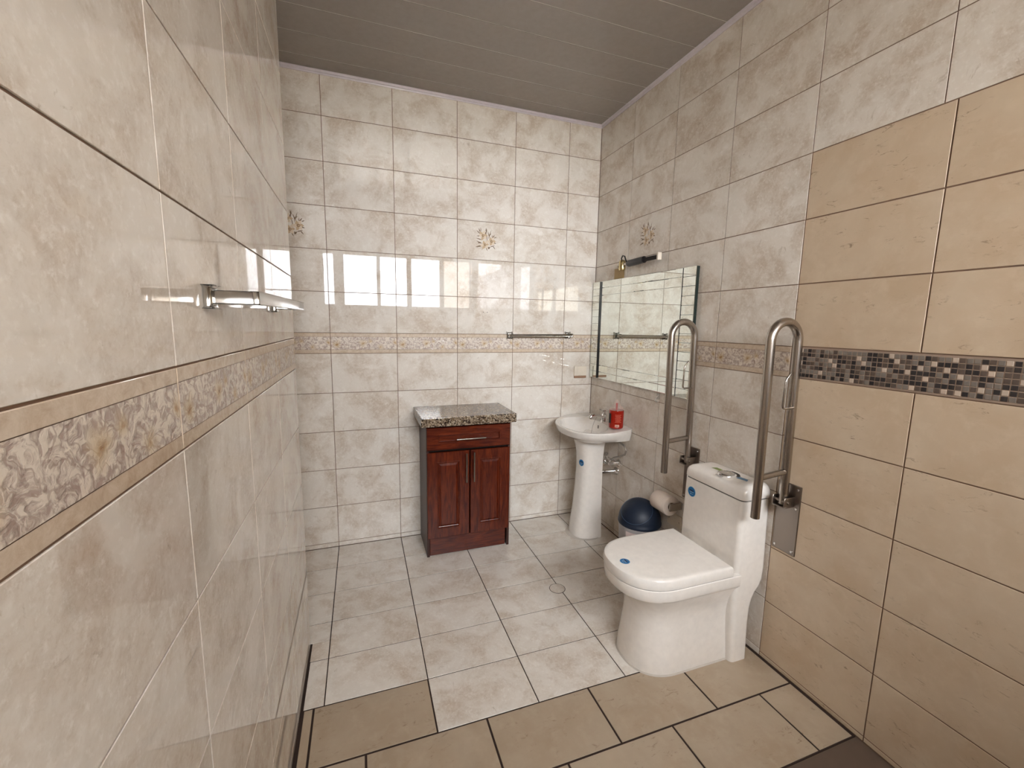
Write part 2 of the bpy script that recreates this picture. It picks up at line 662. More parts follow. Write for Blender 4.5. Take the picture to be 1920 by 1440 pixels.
# the frame shows columns up to about y = -2.28; the 300 nearest of those are pieces of their own
vis_last = 41
for (i, j, m) in cells:
    cy = -(1.607 + (i + .5) * MP)
    cz = 1.2886 + (j + .5) * MP
    h = MP * .5 - .0010
    if i <= vis_last and (vis_last - i) * 7 + j < 300:
        if m not in small:
            b = MB()
            b.rings([[(XR + .001, s * h, t * h) for s, t in ((-1, -1), (1, -1), (1, 1), (-1, 1))], [(XR - .0006, s * h * .86, t * h * .86) for s, t in ((-1, -1), (1, -1), (1, 1), (-1, 1))]], False, True, 0, False)
            o = b.build('mosaic_tile', mos[m], wr, loc=(0, cy, cz))
            small[m] = o.data
        else:
            o = bpy.data.objects.new('mosaic_tile', small[m])
            COL.objects.link(o)
            o.parent = wr
            o.location = (0, cy, cz)
    else:
        rest.rings([[(XR + .001, cy + s * h, cz + t * h) for s, t in ((-1, -1), (1, -1), (1, 1), (-1, 1))], [(XR - .0006, cy + s * h * .86, cz + t * h * .86) for s, t in ((-1, -1), (1, -1), (1, 1), (-1, 1))]], False, True, m, False)
rest.build('mosaic_tiles', mos, wr, kind='stuff')
# left wall (ends in a free corner, a recess opens behind it) ----------
wl = wall('wall_left', XL - .16, XL - D, -.90 - D, YF, -.12, ZC + .12, M['grout'])
grey_course(wl, (XL, 0, 0), (0, 1, 0), UZ, [-3.598, -3.319, -2.919, -2.519, -2.119, -1.717, -1.317, -.9005])
# end face of the left wall and the recess behind it
grey_course(wl, (0, -.90, 0), (-1, 0, 0), UZ, [-XL + .001, .041])
wa = wall('wall_alcove', -.60, -.45 - D, -1.1, D, -.12, ZC + .12, M['grout'])
grey_course(wa, (-.45, 0, 0), (0, 1, 0), UZ, [-.899, -.4, -.001])
wa2 = wall('wall_alcove_end', -.45, XL - .16, -.9 - D, -1.05, -.12, ZC + .12, M['grout'])
grey_course(wa2, (0, -.90, 0), (-1, 0, 0), UZ, [.041, .449])
# wall with the window, behind the camera ------------------------------
WX0, WX1, WZ0, WZ1 = .175, 2.0, 1.705, 2.42
m = MB()
m.box(XL - .16, XR + .14, YF - .14, YF, -.12, WZ0)
m.box(XL - .16, XR + .14, YF - .14, YF, WZ1, ZC + .12)
m.box(XL - .16, WX0, YF - .14, YF, WZ0, WZ1)
m.box(WX1, XR + .14, YF - .14, YF, WZ0, WZ1)
m.build('wall_front', M['beige'], kind='structure')
# ceiling: panels 20 cm wide running from side to side ------------------
ce = MB().box(-.6, XR + .14, YF - .14, .14, ZC + .0010, ZC + .12).build('ceiling', M['cjoint'], kind='structure')
y = -.125
panels = [(0.0, -.125)]
while y > YF:
    panels.append((y, max(y - .2, YF)))
    y -= .2
for (a, b) in panels:
    mm = MB()
    gp = .0016
    y0, y1 = a - gp, b + gp
    x0, x1 = (-.449 if a > -.85 else XL), XR
    if a > -.85 and b < -.92:
        x0 = XL
    vs = [(x0, y0, ZC + .001), (x1, y0, ZC + .001), (x1, y0, ZC + .0004), (x0, y0, ZC + .0004), (x0, y0 - .0006, ZC), (x1, y0 - .0006, ZC), (x0, y1 + .0006, ZC), (x1, y1 + .0006, ZC), (x0, y1, ZC + .0004), (x1, y1, ZC + .0004), (x0, y1, ZC + .001), (x1, y1, ZC + .001)]
    mm.add(vs, [(0, 1, 2, 3), (3, 2, 5, 4), (4, 5, 7, 6), (6, 7, 9, 8), (8, 9, 11, 10)])
    mm.build('ceiling_panel', M['ceiling'], ce)


def cornice(name, p0, p1, inward):
    """small stepped moulding along the top of a wall"""
    p0, p1, n = Vector(p0), Vector(p1), Vector(inward)
    prof = [(0, 0), (.004, 0), (.006, .006), (.012, .008), (.014, .018), (.018, .0195), (0, .0195)]
    r = [[(p + n * d + Vector((0, 0, 2.8752 + h)))[:] for d, h in prof] for p in (p0, p1)]
    MB().rings(r, True, True, 0, False).build(name, M['trim'], kind='structure')


cornice('trim_1', (-.45, 0, 0), (XR, 0, 0), (0, -1, 0))
cornice('trim_2', (XR, 0, 0), (XR, YF, 0), (-1, 0, 0))
cornice('trim_3', (XL, -.9, 0), (XL, YF, 0), (1, 0, 0))

# floor -----------------------------------------------------------------
fl = wall('floor', -.47, XR + .14, .14, -2.0125, -.12, -.0022, M['grout_f'])
ROWY = [-.003, -.263, -.513, -.763, -1.013, -1.263, -1.513, -1.763, -2.012]
OF, UF, VF = (0, 0, 0), (1, 0, 0), (0, 1, 0)


def frow(us, ya, yb, name, kind, mats, g):
    for a, b in zip(us[:-1], us[1:]):
        put_tile(fl, name, kind, mats, OF, UF, VF, a, b, yb, ya, g)


CF = [-.447, -.1984, .2016, .6016, 1.0016, 1.4016, 1.8016, XR - .003]
FG = [M['ftile']]
FB = [M['fbeige']]
for i in range(5):
    if i < 3:
        frow(CF, ROWY[i], ROWY[i + 1], 'floor_tile', 'fgrey', FG, .0045)
    elif i == 3:
        frow(CF[:3], ROWY[i], -.898, 'floor_tile', 'fgrey', FG, .0045)
        frow([XL + .006, CF[2]], -.896, ROWY[i + 1], 'floor_tile', 'fgrey', FG, .0045)
        frow(CF[2:], ROWY[i], ROWY[i + 1], 'floor_tile', 'fgrey', FG, .0045)
    else:
        frow([XL + .008] + CF[2:], ROWY[i], ROWY[i + 1], 'floor_tile', 'fgrey', FG, .0045)
frow(CF[3:], ROWY[5], ROWY[6], 'floor_tile', 'fgrey', FG, .005)
frow([XL + .010, .165, .6016], ROWY[5], ROWY[6], 'beige_floor_tile', 'fbeige', FB, .008)
frow([XL + .010, .352, .786, 1.218, 1.656, XR - .009], ROWY[6], ROWY[7], 'beige_floor_tile', 'fbeige', FB, .008)
frow([XL + .010, .568, 1.002, 1.436, 1.87, XR - .009], ROWY[7], ROWY[8], 'beige_floor_tile', 'fbeige', FB, .008)
wall('floor_entry', XL - .16, XR + .14, -2.0135, YF - .14, -.12, -.004, M['entry'])
# ground outside the window
MB().box(-12, 14, YF - .15, YF - 22, -.6, -.5).build('ground_outside', M['ground'], kind='structure')

# added out of view: invented overhang and side walls that block part of the daylight
MB().box(-2.5, 3.1, YF - .14, YF - .55, 2.66, 2.76).build('light_blocker_top', M['blocker'], kind='structure')
MB().box(-2.65, -2.5, YF - .14, YF - 9, -.5, 5.2).build('light_blocker_left', M['blocker'], kind='structure')
MB().box(3.1, 3.25, YF - .14, YF - 9, -.5, 5.2).build('light_blocker_right', M['blocker'], kind='structure')

# window: four bays of glass louvres ---------------------------------------
win = link('window_1', None, None, None, (0, 0, 0), kind='structure')
BAYS = [(.185, .623), (.673, 1.044), (1.112, 1.525), (1.589, 1.989)]
m = MB()
m.box(WX0, WX1, YF - .13, YF - .07, WZ0, WZ0 + .012)
m.box(WX0, WX1, YF - .13, YF - .07, WZ1 - .012, WZ1)
m.box(WX0, BAYS[0][0], YF - .13, YF - .07, WZ0, WZ1)
m.box(BAYS[3][1], WX1, YF - .13, YF - .07, WZ0, WZ1)
m.build('window_frame', M['alu'], win)
for i in range(3):
    MB().box(BAYS[i][1], BAYS[i + 1][0], YF - .125, YF - .07, WZ0 + .002, WZ1 - .002).build('mullion', M['alu'], win)
for k, (a, b) in enumerate(BAYS):
    nl = 8
    tilt = math.radians(58 if k == 2 else 78)
    for i in range(nl):
        zc = WZ0 + .012 + (WZ1 - WZ0 - .024) * (i + .5) / nl
        c, s = math.cos(tilt) * .044, math.sin(tilt) * .044
        q = MB()
        vs = [(x, YF - .10 + sg * c + t * math.sin(tilt) * .002, zc + sg * s - t * math.cos(tilt) * .002) for x in (a, b) for sg in (-1, 1) for t in (-1, 1)]
        q.add(vs, [(0, 1, 3, 2), (4, 6, 7, 5), (0, 4, 5, 1), (2, 3, 7, 6), (0, 2, 6, 4), (1, 5, 7, 3)])
        q.build('louver', M['louver'], win)


# ================================================================== floral prints on three wall tiles
def flower_print(name, plane, cu, cv, s=1.0, clip=None):
    """bunch of three flowers with pointed leaves, printed on a tile; (u, v) in the wall plane"""
    m = MB()
    rnd = random.Random(5)
    lift = [.0002]

    def P(u, v):
        h = lift[0]
        if plane == 'back':
            return (u, -h, v)
        return (XR - h, -u, v)

    def poly(pts, mi):
        lift[0] += .00002
        m.add([P(cu + a * s, cv + b * s) for a, b in pts], [tuple(range(len(pts)))], mi)

    def leaf(x, y, ang, ln, wd, mi=2):
        a = math.radians(ang)
        d = (math.cos(a), math.sin(a))
        n = (-d[1], d[0])
        poly([(x, y), (x + d[0] * ln * .35 + n[0] * wd, y + d[1] * ln * .35 + n[1] * wd), (x + d[0] * ln * .75 + n[0] * wd * .6, y + d[1] * ln * .75 + n[1] * wd * .6), (x + d[0] * ln, y + d[1] * ln), (x + d[0] * ln * .5 - n[0] * wd * .5, y + d[1] * ln * .5 - n[1] * wd * .5)], mi)
    for (x, y, a, ln, wd) in ((-.03, .03, 145, .045, .004), (-.03, .035, 118, .04, .005), (.0, .02, 80, .055, .004), (.02, .0, 72, .07, .0035), (.045, .0, 60, .04, .005), (.05, -.01, 95, .045, .004),
                              (-.02, -.005, 170, .05, .004), (-.02, -.03, 160, .05, .0045), (-.02, -.04, 196, .055, .006), (-.01, -.045, 235, .03, .004), (.02, -.045, 270, .02, .006),
                              (.05, -.04, 310, .03, .004), (.055, -.02, 350, .022, .005), (.0, .0, 92, .05, .003), (.015, -.02, 100, .06, .003), (.03, -.05, 20, .04, .004), (-.005, .03, 60, .035, .004), (.0, -.05, 300, .03, .004), (-.04, .02, 185, .022, .004), (.005, .045, 95, .03, .004), (.03, .012, 110, .045, .004), (.012, .0, 250, .03, .005), (.02, .02, 45, .03, .004), (-.03, -.02, 200, .03, .005), (.06, .01, 30, .02, .004), (.03, -.045, 250, .02, .005), (-.03, .045, 100, .03, .003)):
        leaf(x, y, a, ln, wd)
    for (fx, fy, r) in ((-.018, .022, .033), (.042, -.012, .034), (-.004, -.036, .032)):
        for k in range(6):
            a = 60 * k + rnd.uniform(-12, 12)
            leaf(fx, fy, a, r * rnd.uniform(.85, 1.1), r * .42, 0 if k % 2 else 1)
        poly([(fx + math.cos(2 * PI * k / 8) * r * .30, fy + math.sin(2 * PI * k / 8) * r * .30) for k in range(8)], 3)
        poly([(fx + r * .08 + math.cos(2 * PI * k / 6) * r * .12, fy + math.sin(2 * PI * k / 6) * r * .12) for k in range(6)], 1)
    return m.build(name, [M['petal'], M['petal2'], M['leaf'], M['core']], wb if plane == 'back' else wr)


flower_print('flower_print', 'back', 1.195, 2.045)
flower_print('flower_print', 'back', .012, 2.045)
flower_print('flower_print', 'right', .595, 2.04)
for x in (1.183, 1.212):
    MB().lathe([(.0028, -.0002), (.0028, -.0004)], (x, 0, 1.5585), 8, 'y').build('drill_hole', M['hole'], wb)

# ================================================================== vanity cabinet and its counter top
cx0, cx1, cyf = .737, 1.283, -.321
vc = thing('vanity_cabinet', 'reddish cherry wood vanity cabinet with one drawer and two doors', 'cabinet', (1.01, -.16, 0))
m = MB()
m.bbox(cx0, cx0 + .016, -.004, cyf, 0, .862, .001, 1)
m.build('side_panel', M['wood_s'], vc)
m = MB()
m.bbox(cx1 - .016, cx1, -.004, cyf, 0, .862, .001, 1)
m.build('side_panel', M['wood_s'], vc)
m = MB()
m.box(cx0 + .016, cx1 - .016, -.004, -.010, .02, .862)
m.box(cx0 + .016, cx1 - .016, -.010, cyf + .012, .125, .140)
m.box(cx0 + .016, cx1 - .016, -.010, cyf + .012, .690, .702)
m.box(cx0 + .016, cx1 - .016, -.010, cyf + .012, .848, .861)
m.build('carcass', M['dark'], vc)
MB().bbox(cx0 + .018, cx1 - .026, cyf + .020, cyf + .006, .006, .124, .001, 1).build('kick_board', M['wood_h'], vc)


def panel_front(x0, x1, z0, z1, yb, t, mx, mz):
    """front with a moulded, raised centre panel; rectangle rings, depth measured from yb towards the room"""
    m = MB()

    def ring(ix, iz, d):
        return [(x0 + ix, yb - d, z0 + iz), (x1 - ix, yb - d, z0 + iz), (x1 - ix, yb - d, z1 - iz), (x0 + ix, yb - d, z1 - iz)]
    rs = [ring(0, 0, 0), ring(0, 0, t - .003), ring(.003, .003, t), ring(mx, mz, t)]
    for e, d in ((.003, t + .002), (.006, t + .002), (.009, t - .006), (.012, t - .0075), (.014, t - .0075), (.026, t - .0005), (.029, t - .0005)):
        if (z1 - z0) / 2 - mz - e > .004:
            rs.append(ring(mx + e, mz + e, d))
    return m.rings(rs, True, True, 0, False)


YB = cyf + .001
dr = panel_front(cx0 + .002, cx1 - .008, .703, .845, YB, .019, .066, .044).build('drawer', M['wood_h'], vc)
d1 = panel_front(cx0 + .002, 1.005, .130, .688, YB, .019, .060, .060).build('door', M['wood_v'], vc)
d2 = panel_front(1.012, cx1 - .008, .130, .688, YB, .019, .060, .060).build('door', M['wood_v'], vc)


def pull(parent, p0, p1, r=.0048, out=.028):
    p0, p1 = Vector(p0), Vector(p1)
    m = MB()
    m.tube([p0, p0.lerp(p1, .5), p1], r, 12)
    for f in (.12, .88):
        q = p0.lerp(p1, f)
        m.tube([q, q + Vector((0, out, 0))], r * .8, 10)
    m.build('handle', M['satin'], parent, 'slim brushed metal bar handle')


YH = YB - .019 - .0265
pull(dr, (.918, YH, .770), (1.106, YH, .770))
pull(d1, (.982, YH, .678), (.982, YH, .488))
pull(d2, (1.031, YH, .680), (1.031, YH, .488))
ct = MB().bbox(.700, 1.300, -.003, -.387, .8625, .9195, .004, 3).build('granite_countertop', M['granite'], label='speckled brown granite countertop slab on the cherry wood cabinet', cat='countertop')

# ================================================================== pedestal sink
SY = -.315
sk = thing('pedestal_sink', 'white ceramic pedestal sink with chrome tap in the corner', 'sink', (1.86, SY, 0))
OUTL = [(.003, .0), (.003, .12), (.003, .215), (.012, .255), (.06, .285), (.15, .300), (.22, .295), (.28, .266), (.33, .225), (.37, .165), (.395, .09), (.403, .0)]


def sink_outline(n=64):
    """closed outline as (distance from wall, y offset)"""
    half = OUTL
    # resample the half by arc length with Catmull-Rom smoothing
    def cr(p0, p1, p2, p3, t):
        return tuple(.5 * ((2 * b) + (-a + c) * t + (2 * a - 5 * b + 4 * c - d) * t * t + (-a + 3 * b - 3 * c + d) * t ** 3) for a, b, c, d in zip(p0, p1, p2, p3))
    pts = []
    ext = [(half[1][0], -half[1][1])] + half + [(half[-2][0], -half[-2][1])]
    for i in range(1, len(ext) - 2):
        for k in range(4):
            pts.append(cr(ext[i - 1], ext[i], ext[i + 1], ext[i + 2], k / 4))
    pts.append(half[-1])
    full = pts + [(d, -h) for d, h in pts[-2:0:-1]]
    return full


SO = sink_outline()


def rim_z(d):
    return .812 - .075 * max(0, d - .10)


def sink_ring(scale, cd, dz, zfix=None, flat=None):
    """ring under or on the rim; towards the wall the sides stay upright and the underside stays level"""
    out = []
    for d, h in SO:
        t = min(1, max(0, (d - .02) / .2))
        t = t * t * (3 - 2 * t)
        sc = scale if (zfix is not None and zfix < .73) else 1 - (1 - scale) * (.22 + .78 * t)
        dd = cd + (d - cd) * sc
        hh = h * sc
        z = (rim_z(d) + dz) if zfix is None else max(zfix, .736 + (zfix - .736) * t)
        out.append((XR - max(dd, .003), SY + hh, z))
    return out


def bowl_ring(a, b, cd, z, lerp=0.0):
    """ellipse with as many points as the outline, facing the same way"""
    out = []
    for d, h in SO:
        ang = math.atan2(h / .3, (d - .2) / .2)
        e = (XR - (cd + a * math.cos(ang)), SY + b * math.sin(ang), (rim_z(cd + a * math.cos(ang)) - .004) if z is None else z)
        out.append(e)
    return out


m = MB()
rs = [sink_ring(.30, .20, 0, .688), sink_ring(.44, .20, 0, .690), sink_ring(.66, .19, 0, .712), sink_ring(.86, .17, 0, .737), sink_ring(.95, .12, -.045), sink_ring(.985, .10, -.022), sink_ring(1.0, .10, -.006), sink_ring(.992, .10, .0), sink_ring(.965, .12, .001)]
# keep the back of the basin close to the wall
rs += [bowl_ring(.137, .235, .235, None), bowl_ring(.130, .225, .235, .782), bowl_ring(.115, .195, .235, .745), bowl_ring(.085, .14, .232, .712), bowl_ring(.04, .06, .23, .700), bowl_ring(.012, .012, .23, .698)]
m.rings(rs, True, True, 0, True)
basin = m.build('basin', M['white'], sk)
for dy, dz in ((0, .0), (0, -.012)):
    MB().lathe([(.0055, 0), (.0055, .002)], (XR - .1135, SY - .0 + dy, .778 + dz), 10, 'x').build('overflow_hole', M['dark'], basin)
# pedestal
m = MB()
prs = []
for (z, fx, hw) in ((0, 1.758, .114), (.02, 1.758, .113), (.08, 1.764, .109), (.2, 1.778, .100), (.35, 1.790, .093), (.5, 1.797, .090), (.59, 1.794, .092), (.65, 1.782, .099), (.69, 1.768, .110), (.703, 1.763, .114)):
    ring = []
    rx = 1.938
    ln = rx - fx
    for k in range(25):
        a = PI / 2 + PI * k / 24
        ca, sa = math.cos(a), math.sin(a)
        e = .8
        ring.append((rx - .05 + (ln - .05) * math.copysign(abs(ca) ** e, ca), SY + hw * math.copysign(abs(sa) ** e, sa), z))
    ring.append((rx, SY - hw * .96, z))
    ring.append((rx, SY + hw * .96, z))
    prs.append(ring)
m.rings(prs, True, True, 0, True)
ped = m.build('pedestal', M['white'], sk)
# sealant smear round the foot
MB().lathe([(.128, .0002), (.124, .003), (.10, .004)], (1.855, SY, 0), 30, 'z').build('sealant', M['sealant'], sk)


def sticker(parent, c, n, u, r, name='sticker', label='round blue sticker'):
    """round blue sticker lying on a surface, with a dark and a pale line of print"""
    c, n, u = Vector(c), Vector(n).normalized(), Vector(u).normalized()
    v = n.cross(u)

    def disc(rr, h, mi, m):
        pts = [(c + n * h + (u * math.cos(2 * PI * k / 28) + v * math.sin(2 * PI * k / 28)) * rr)[:] for k in range(28)]
        m.add(pts, [tuple(range(28))], mi)

    def bar(x0, x1, y0, y1, mi, m):
        m.add([(c + n * .0012 + u * a + v * b)[:] for a, b in ((x0, y0), (x1, y0), (x1, y1), (x0, y1))], [(0, 1, 2, 3)], mi)
    m = MB()
    disc(r, .0005, 1, m)
    disc(r * .92, .0009, 0, m)
    bar(-r * .55, r * .5, r * .08, r * .36, 2, m)
    for i in range(5):
        bar(-r * .5 + i * r * .22, -r * .36 + i * r * .22, -r * .12, r * .02, 3, m)
    bar(-r * .3, -r * .08, -r * .55, -r * .33, 3, m)
    for i in range(3):
        bar(r * (.0 + i * .16), r * (.1 + i * .16), -r * .5, -r * .4, 3, m)
    return m.build(name, [M['sticker'], M['sticker_rim'], M['navy'], M['pale']], parent, label)


# tap
FX, FY = XR - .072, SY - .01
fa = MB().lathe([(.026, .808), (.026, .816), (.02, .822), (.017, .85), (.019, .862), (.015, .868)], (FX, FY, 0), 20).build('tap', M['chrome'], sk, 'chrome tap with cross handle and downward spout')
sp = [(FX, FY, .838), (FX - .03, FY, .848), (FX - .06, FY, .857), (FX - .085, FY, .862), (FX - .104, FY, .858), (FX - .112, FY, .847), (FX - .114, FY, .836)]
MB().tube(sp, [.013, .012, .011, .011, .0115, .0125, .0125], 14).build('spout', M['chrome'], fa)
m = MB()
m.lathe([(.008, .868), (.008, .884), (.013, .888), (.012, .898), (.004, .902)], (FX, FY, 0), 14)
for k in range(4):
    a = PI / 4 + k * PI / 2
    e = (FX + math.cos(a) * .032, FY + math.sin(a) * .032, .892)
    m.tube([(FX, FY, .892), e], [.0055, .006], 10)
    m.lathe([(.003, -.006), (.0075, -.002), (.0075, .003), (.003, .007)], e, 10)
m.build('tap_handle', M['chrome'], fa)
# chain of the plug hangs from the tap
ch = [(FX - .065, FY - .004, .846), (FX - .085, FY - .01, .82), (FX - .098, FY - .014, .79), (FX - .104, FY - .012, .755), (FX - .110, FY - .008, .722)]
MB().tube(ch, .0016, 6).build('plug_chain', M['hose'], fa)
_sn = Vector((-.62, -.78, 0)).normalized()
sticker(ped, (1.7995, SY - .036, .535), (-.965, -.26, .02), (.26, -.965, 0), .024)

# water valves and hose under the basin
wv = thing('angle_valve', 'chrome stop valve and drain pipe on the wall under the white sink', 'valve', (XR, -.40, .46))
m = MB()
m.lathe([(.026, -.001), (.026, -.006), (.014, -.012), (.011, -.05), (.013, -.05), (.013, -.085), (.009, -.09)], (XR, -.425, .535), 16, 'x')
m.tube([(XR - .066, -.425, .535), (XR - .066, -.425, .562)], .009, 10)
m.build('valve_body', M['chrome'], wv)
m = MB()
m.tube([(XR - .075, -.425, .535), (XR - .078, -.385, .535)], .008, 10)
m.lathe([(.006, 0), (.021, .002), (.023, .009), (.019, .015), (.006, .018)], (XR - .078, -.385, .535), 8, 'y')
m.build('valve_knob', M['chrome'], wv)
m = MB()
m.tube([(XR - .058, -.352, .575), (XR - .058, -.352, .548)], .007, 10)
m.lathe([(.006, 0), (.018, .003), (.02, .01), (.016, .016), (.005, .018)], (XR - .058, -.352, .575), 8, 'z')
m.build('valve_knob', M['chrome'], wv)
m = MB()
m.lathe([(.030, -.001), (.029, -.006), (.018, -.012), (.0145, -.016)], (XR, -.40, .468), 18, 'x')
m.tube([(XR - .01, -.40, .468), (XR - .06, -.392, .466), (XR - .13, -.378, .464)], .0145, 14)
m.build('drain_pipe', M['chrome'], wv)
hp = [(XR - .066, -.425, .560), (XR - .064, -.455, .585), (XR - .06, -.52, .612), (XR - .06, -.572, .642), (XR - .062, -.588, .675), (XR - .066, -.57, .702), (XR - .072, -.52, .716), (XR - .08, -.45, .722), (XR - .085, -.40, .728)]
MB().tube(hp, .0062, 10).build('supply_hose', M['hose'], wv)

# soap bottle ------------------------------------------------------------
bx, by, bz = 1.952, -.516, .8135
sb = thing('soap_bottle', 'round clear bottle of bright red liquid soap on the sink rim', 'bottle', (bx, by, bz))
MB().lathe([(.040, 0), (.046, .004), (.0475, .012), (.0475, .115), (.046, .121), (.0, .1212)], (bx, by, bz), 32, cap1=False).build('soap_filling', M['soap'], sb)
MB().lathe([(.0475, .1215), (.046, .130), (.038, .142), (.024, .155), (.015, .162), (.0145, .180), (.010, .188), (.003, .190)], (bx, by, bz), 28, cap0=False).build('clear_shoulder', M['soap_clear'], sb, 'clear empty top of the bottle')
m = MB()
m.tube([(bx, by, bz + .121), (bx, by, bz + .166)], .0066, 10)
m.build('pump_tube', M['soap_tube'], sb)
m = MB()


def lab(a0, a1, z0, z1, mi, r=.0479):
    n = 8
    vs, fs = [], []
    for k in range(n + 1):
        a = a0 + (a1 - a0) * k / n
        vs += [(bx + r * math.cos(a), by + r * math.sin(a), bz + z0), (bx + r * math.cos(a), by + r * math.sin(a), bz + z1)]
    for k in range(n):
        fs.append((2 * k, 2 * k + 2, 2 * k + 3, 2 * k + 1))
    m.add(vs, fs, mi, True)


aF = math.radians(-124)
for i in range(7):
    lab(aF - .15 + (i % 3) * .03, aF + .72 - (i % 2) * .12, .092 - i * .008, .0955 - i * .008, 0)
lab(aF - .12, aF + .45, .014, .030, 1, .0480)
for i in range(5):
    lab(aF - .02 + i * .08, aF + .02 + i * .08, .017, .025, 2, .0482)
m.build('bottle_print', [M['soap_print'], M['soap_label'], M['dark']], sb)
m = MB()
lab(aF - 1.25, aF - .75, .035, .10, 0, .0479)
m.build('side_label', M['dark'], sb)

# ================================================================== mirror
my0, my1, mz0, mz1 = -.008, -1.058, 1.093, 1.797
mi_ = thing('wall_mirror', 'wide frameless wall mirror with narrow mirror strips down both ends, above the sink', 'mirror', (XR, -.545, mz0))
F0 = XR - .014
F1 = XR - .023
SWY = .098
MB().box(XR - .001, F0 + .002, my0 - .002, my1 + .002, mz0 + .002, mz1 - .002).build('backing', M['mirror_edge'], mi_)


def glass(parent, y0, y1, z0, z1, xf, t, bev, name):
    """bevelled piece of mirror glass: face towards -X"""
    ya, yb = max(y0, y1), min(y0, y1)

    def ring(i, x):
        return [(x, ya - i, z0 + i), (x, yb + i, z0 + i), (x, yb + i, z1 - i), (x, ya - i, z1 - i)]
    m = MB()
    m.rings([ring(0, xf + t), ring(0, xf + .0012)], True, False, 1, False)
    m.rings([ring(0, xf + .0012), ring(bev, xf)], False, True, 0, False)
    return m.build(name, [M['mirror'], M['mirror_edge']], parent)


# centre: two narrow strips above, the main pane, two narrow strips below
zs = [mz0, mz0 + .047, mz0 + .096, mz1 - .098, mz1 - .046, mz1]
for i in range(5):
    a = zs[i] + (.0006 if i else 0)
    b = zs[i + 1] - (.0006 if i < 4 else 0)
    glass(mi_, my0 - SWY, my1 + SWY + .009, a, b, F0, .008, .0022, 'mirror_pane')
# raised strips at both ends, each a column of small pieces
for (ya, yb) in ((my0, my0 - SWY), (my1 + SWY, my1)):
    MB().box(F1 + .004, XR - .002, ya - .001, yb + .001, mz0 + .001, mz1 - .001).build('strip_core', M['mirror_edge'], mi_)
    yj = yb if ya > -.5 else ya
    MB().box(F1 - .0004, F0 + .004, yj - .003, yj + .003, mz0 + .002, mz1 - .002).build('joint', M['black'], mi_)
    n = 14
    for i in range(n):
        glass(mi_, ya, yb, mz0 + (mz1 - mz0) * i / n + .0009, mz0 + (mz1 - mz0) * (i + 1) / n - .0009, F1, .004, .0022, 'mirror_piece')
# clear hook under the mirror
hk = thing('adhesive_hook', 'small clear plastic hook stuck to the tiles below the mirror', 'hook', (XR, -.795, 1.05))
m = MB()
m.bbox(XR - .003, XR - .0005, -.780, -.810, 1.048, 1.085, .001, 1)
m.build('pad', M['hook'], hk)
MB().tube([(XR - .003, -.795, 1.068), (XR - .016, -.795, 1.058), (XR - .022, -.795, 1.045), (XR - .016, -.795, 1.033), (XR - .006, -.795, 1.032)], .0032, 8).build('hook_arm', M['hook'], hk)

# ================================================================== mirror lamp
la = thing('mirror_lamp', 'small brass and black picture lamp fixed above the mirror', 'lamp', (XR, -.36, 1.835))
MB().bbox(XR - .008, XR - .0005, -.262, -.372, 1.798, 1.868, .0015, 1).build('backplate', M['brassd'], la)
lx = XR - .055
m = MB()
m.tube([(XR - .006, -.345, 1.855), (lx, -.385, 1.866)], .006, 10)
m.build('arm', M['brassd'], la)
m = MB()
m.lathe([(.0, .0), (.019, .001), (.0215, .012), (.0215, .054), (.017, .064), (.006, .068)], (lx, -.425, 1.838), 24, cap0=False)
m.build('brass_knuckle', M['brass'], la)
m = MB()
m.bbox(lx - .008, lx + .008, -.440, -.492, 1.866, 1.882, .003, 2)
m.build('joint', M['steel'], la)
MB().tube([(lx, -.425, 1.896), (lx, -.412, 1.915), (lx, -.425, 1.932), (lx, -.448, 1.925), (lx, -.462, 1.900), (lx, -.474, 1.882)], .0042, 8).build('cable', M['black'], la)
MB().tube([(lx, -.484, 1.873), (lx, -.50, 1.8735), (lx, -.60, 1.8765), (lx, -.655, 1.878), (lx, -.664, 1.878)], [.014, .020, .021, .020, .012], 16).build('grip', M['black'], la)
m = MB()
m.bbox(lx - .007, lx + .007, -.664, -.792, 1.866, 1.888, .002, 1)
m.build('lamp_rail', M['dark'], la)
MB().bbox(lx - .016, lx + .010, -.788, -.802, 1.857, 1.899, .002, 1).build('end_cap', M['ivory'], la)


# ================================================================== towel bars
def towel_bar(label, O, U, N, ln, h, out, z_end=0.0):
    """flat chrome bar on two posts; O = first post on the wall, U along the wall, N out of it"""
    O, U, N = Vector(O), Vector(U), Vector(N)
    t = thing('towel_bar', label, 'towel bar', O[:], 'chrome towel bars')
    Z = Vector((0, 0, 1))

    def block(m, c, su, sn, sz, bev=.003):
        bm = bmesh.new()
        bmesh.ops.create_cube(bm, size=1)
        for q in bm.verts:
            q.co = c + U * q.co.x * su + N * q.co.y * sn + Z * q.co.z * sz
        bmesh.ops.bevel(bm, geom=bm.edges[:], offset=bev, segments=3, affect='EDGES', profile=.6)
        bm.verts.index_update()
        m.add([q.co[:] for q in bm.verts], [[q.index for q in f.verts] for f in bm.faces], 0, True)
        bm.free()
    for k, s in enumerate((0, ln)):
        b = O + U * s + Z * (z_end if k else 0)
        m = MB()
        block(m, b + N * .0075, .038, .014, .042, .006)
        post = m.build('wall_rose', M['satin'], t)
        m = MB()
        block(m, b + N * (out * .5 + .004), .017, out - .004, h * 1.02, .003)
        m.build('post', M['satin'], post)
    m = MB()
    a = O + N * out - U * .016
    e = O + U * (ln + .016) + N * out + Z * z_end
    c = (a + e) / 2
    dv = (e - a)
    U0 = U
    U = dv.normalized()
    block(m, c, dv.length, .011, h, .0025)
    U = U0
    m.build('bar', M['satin'], t)
    return t


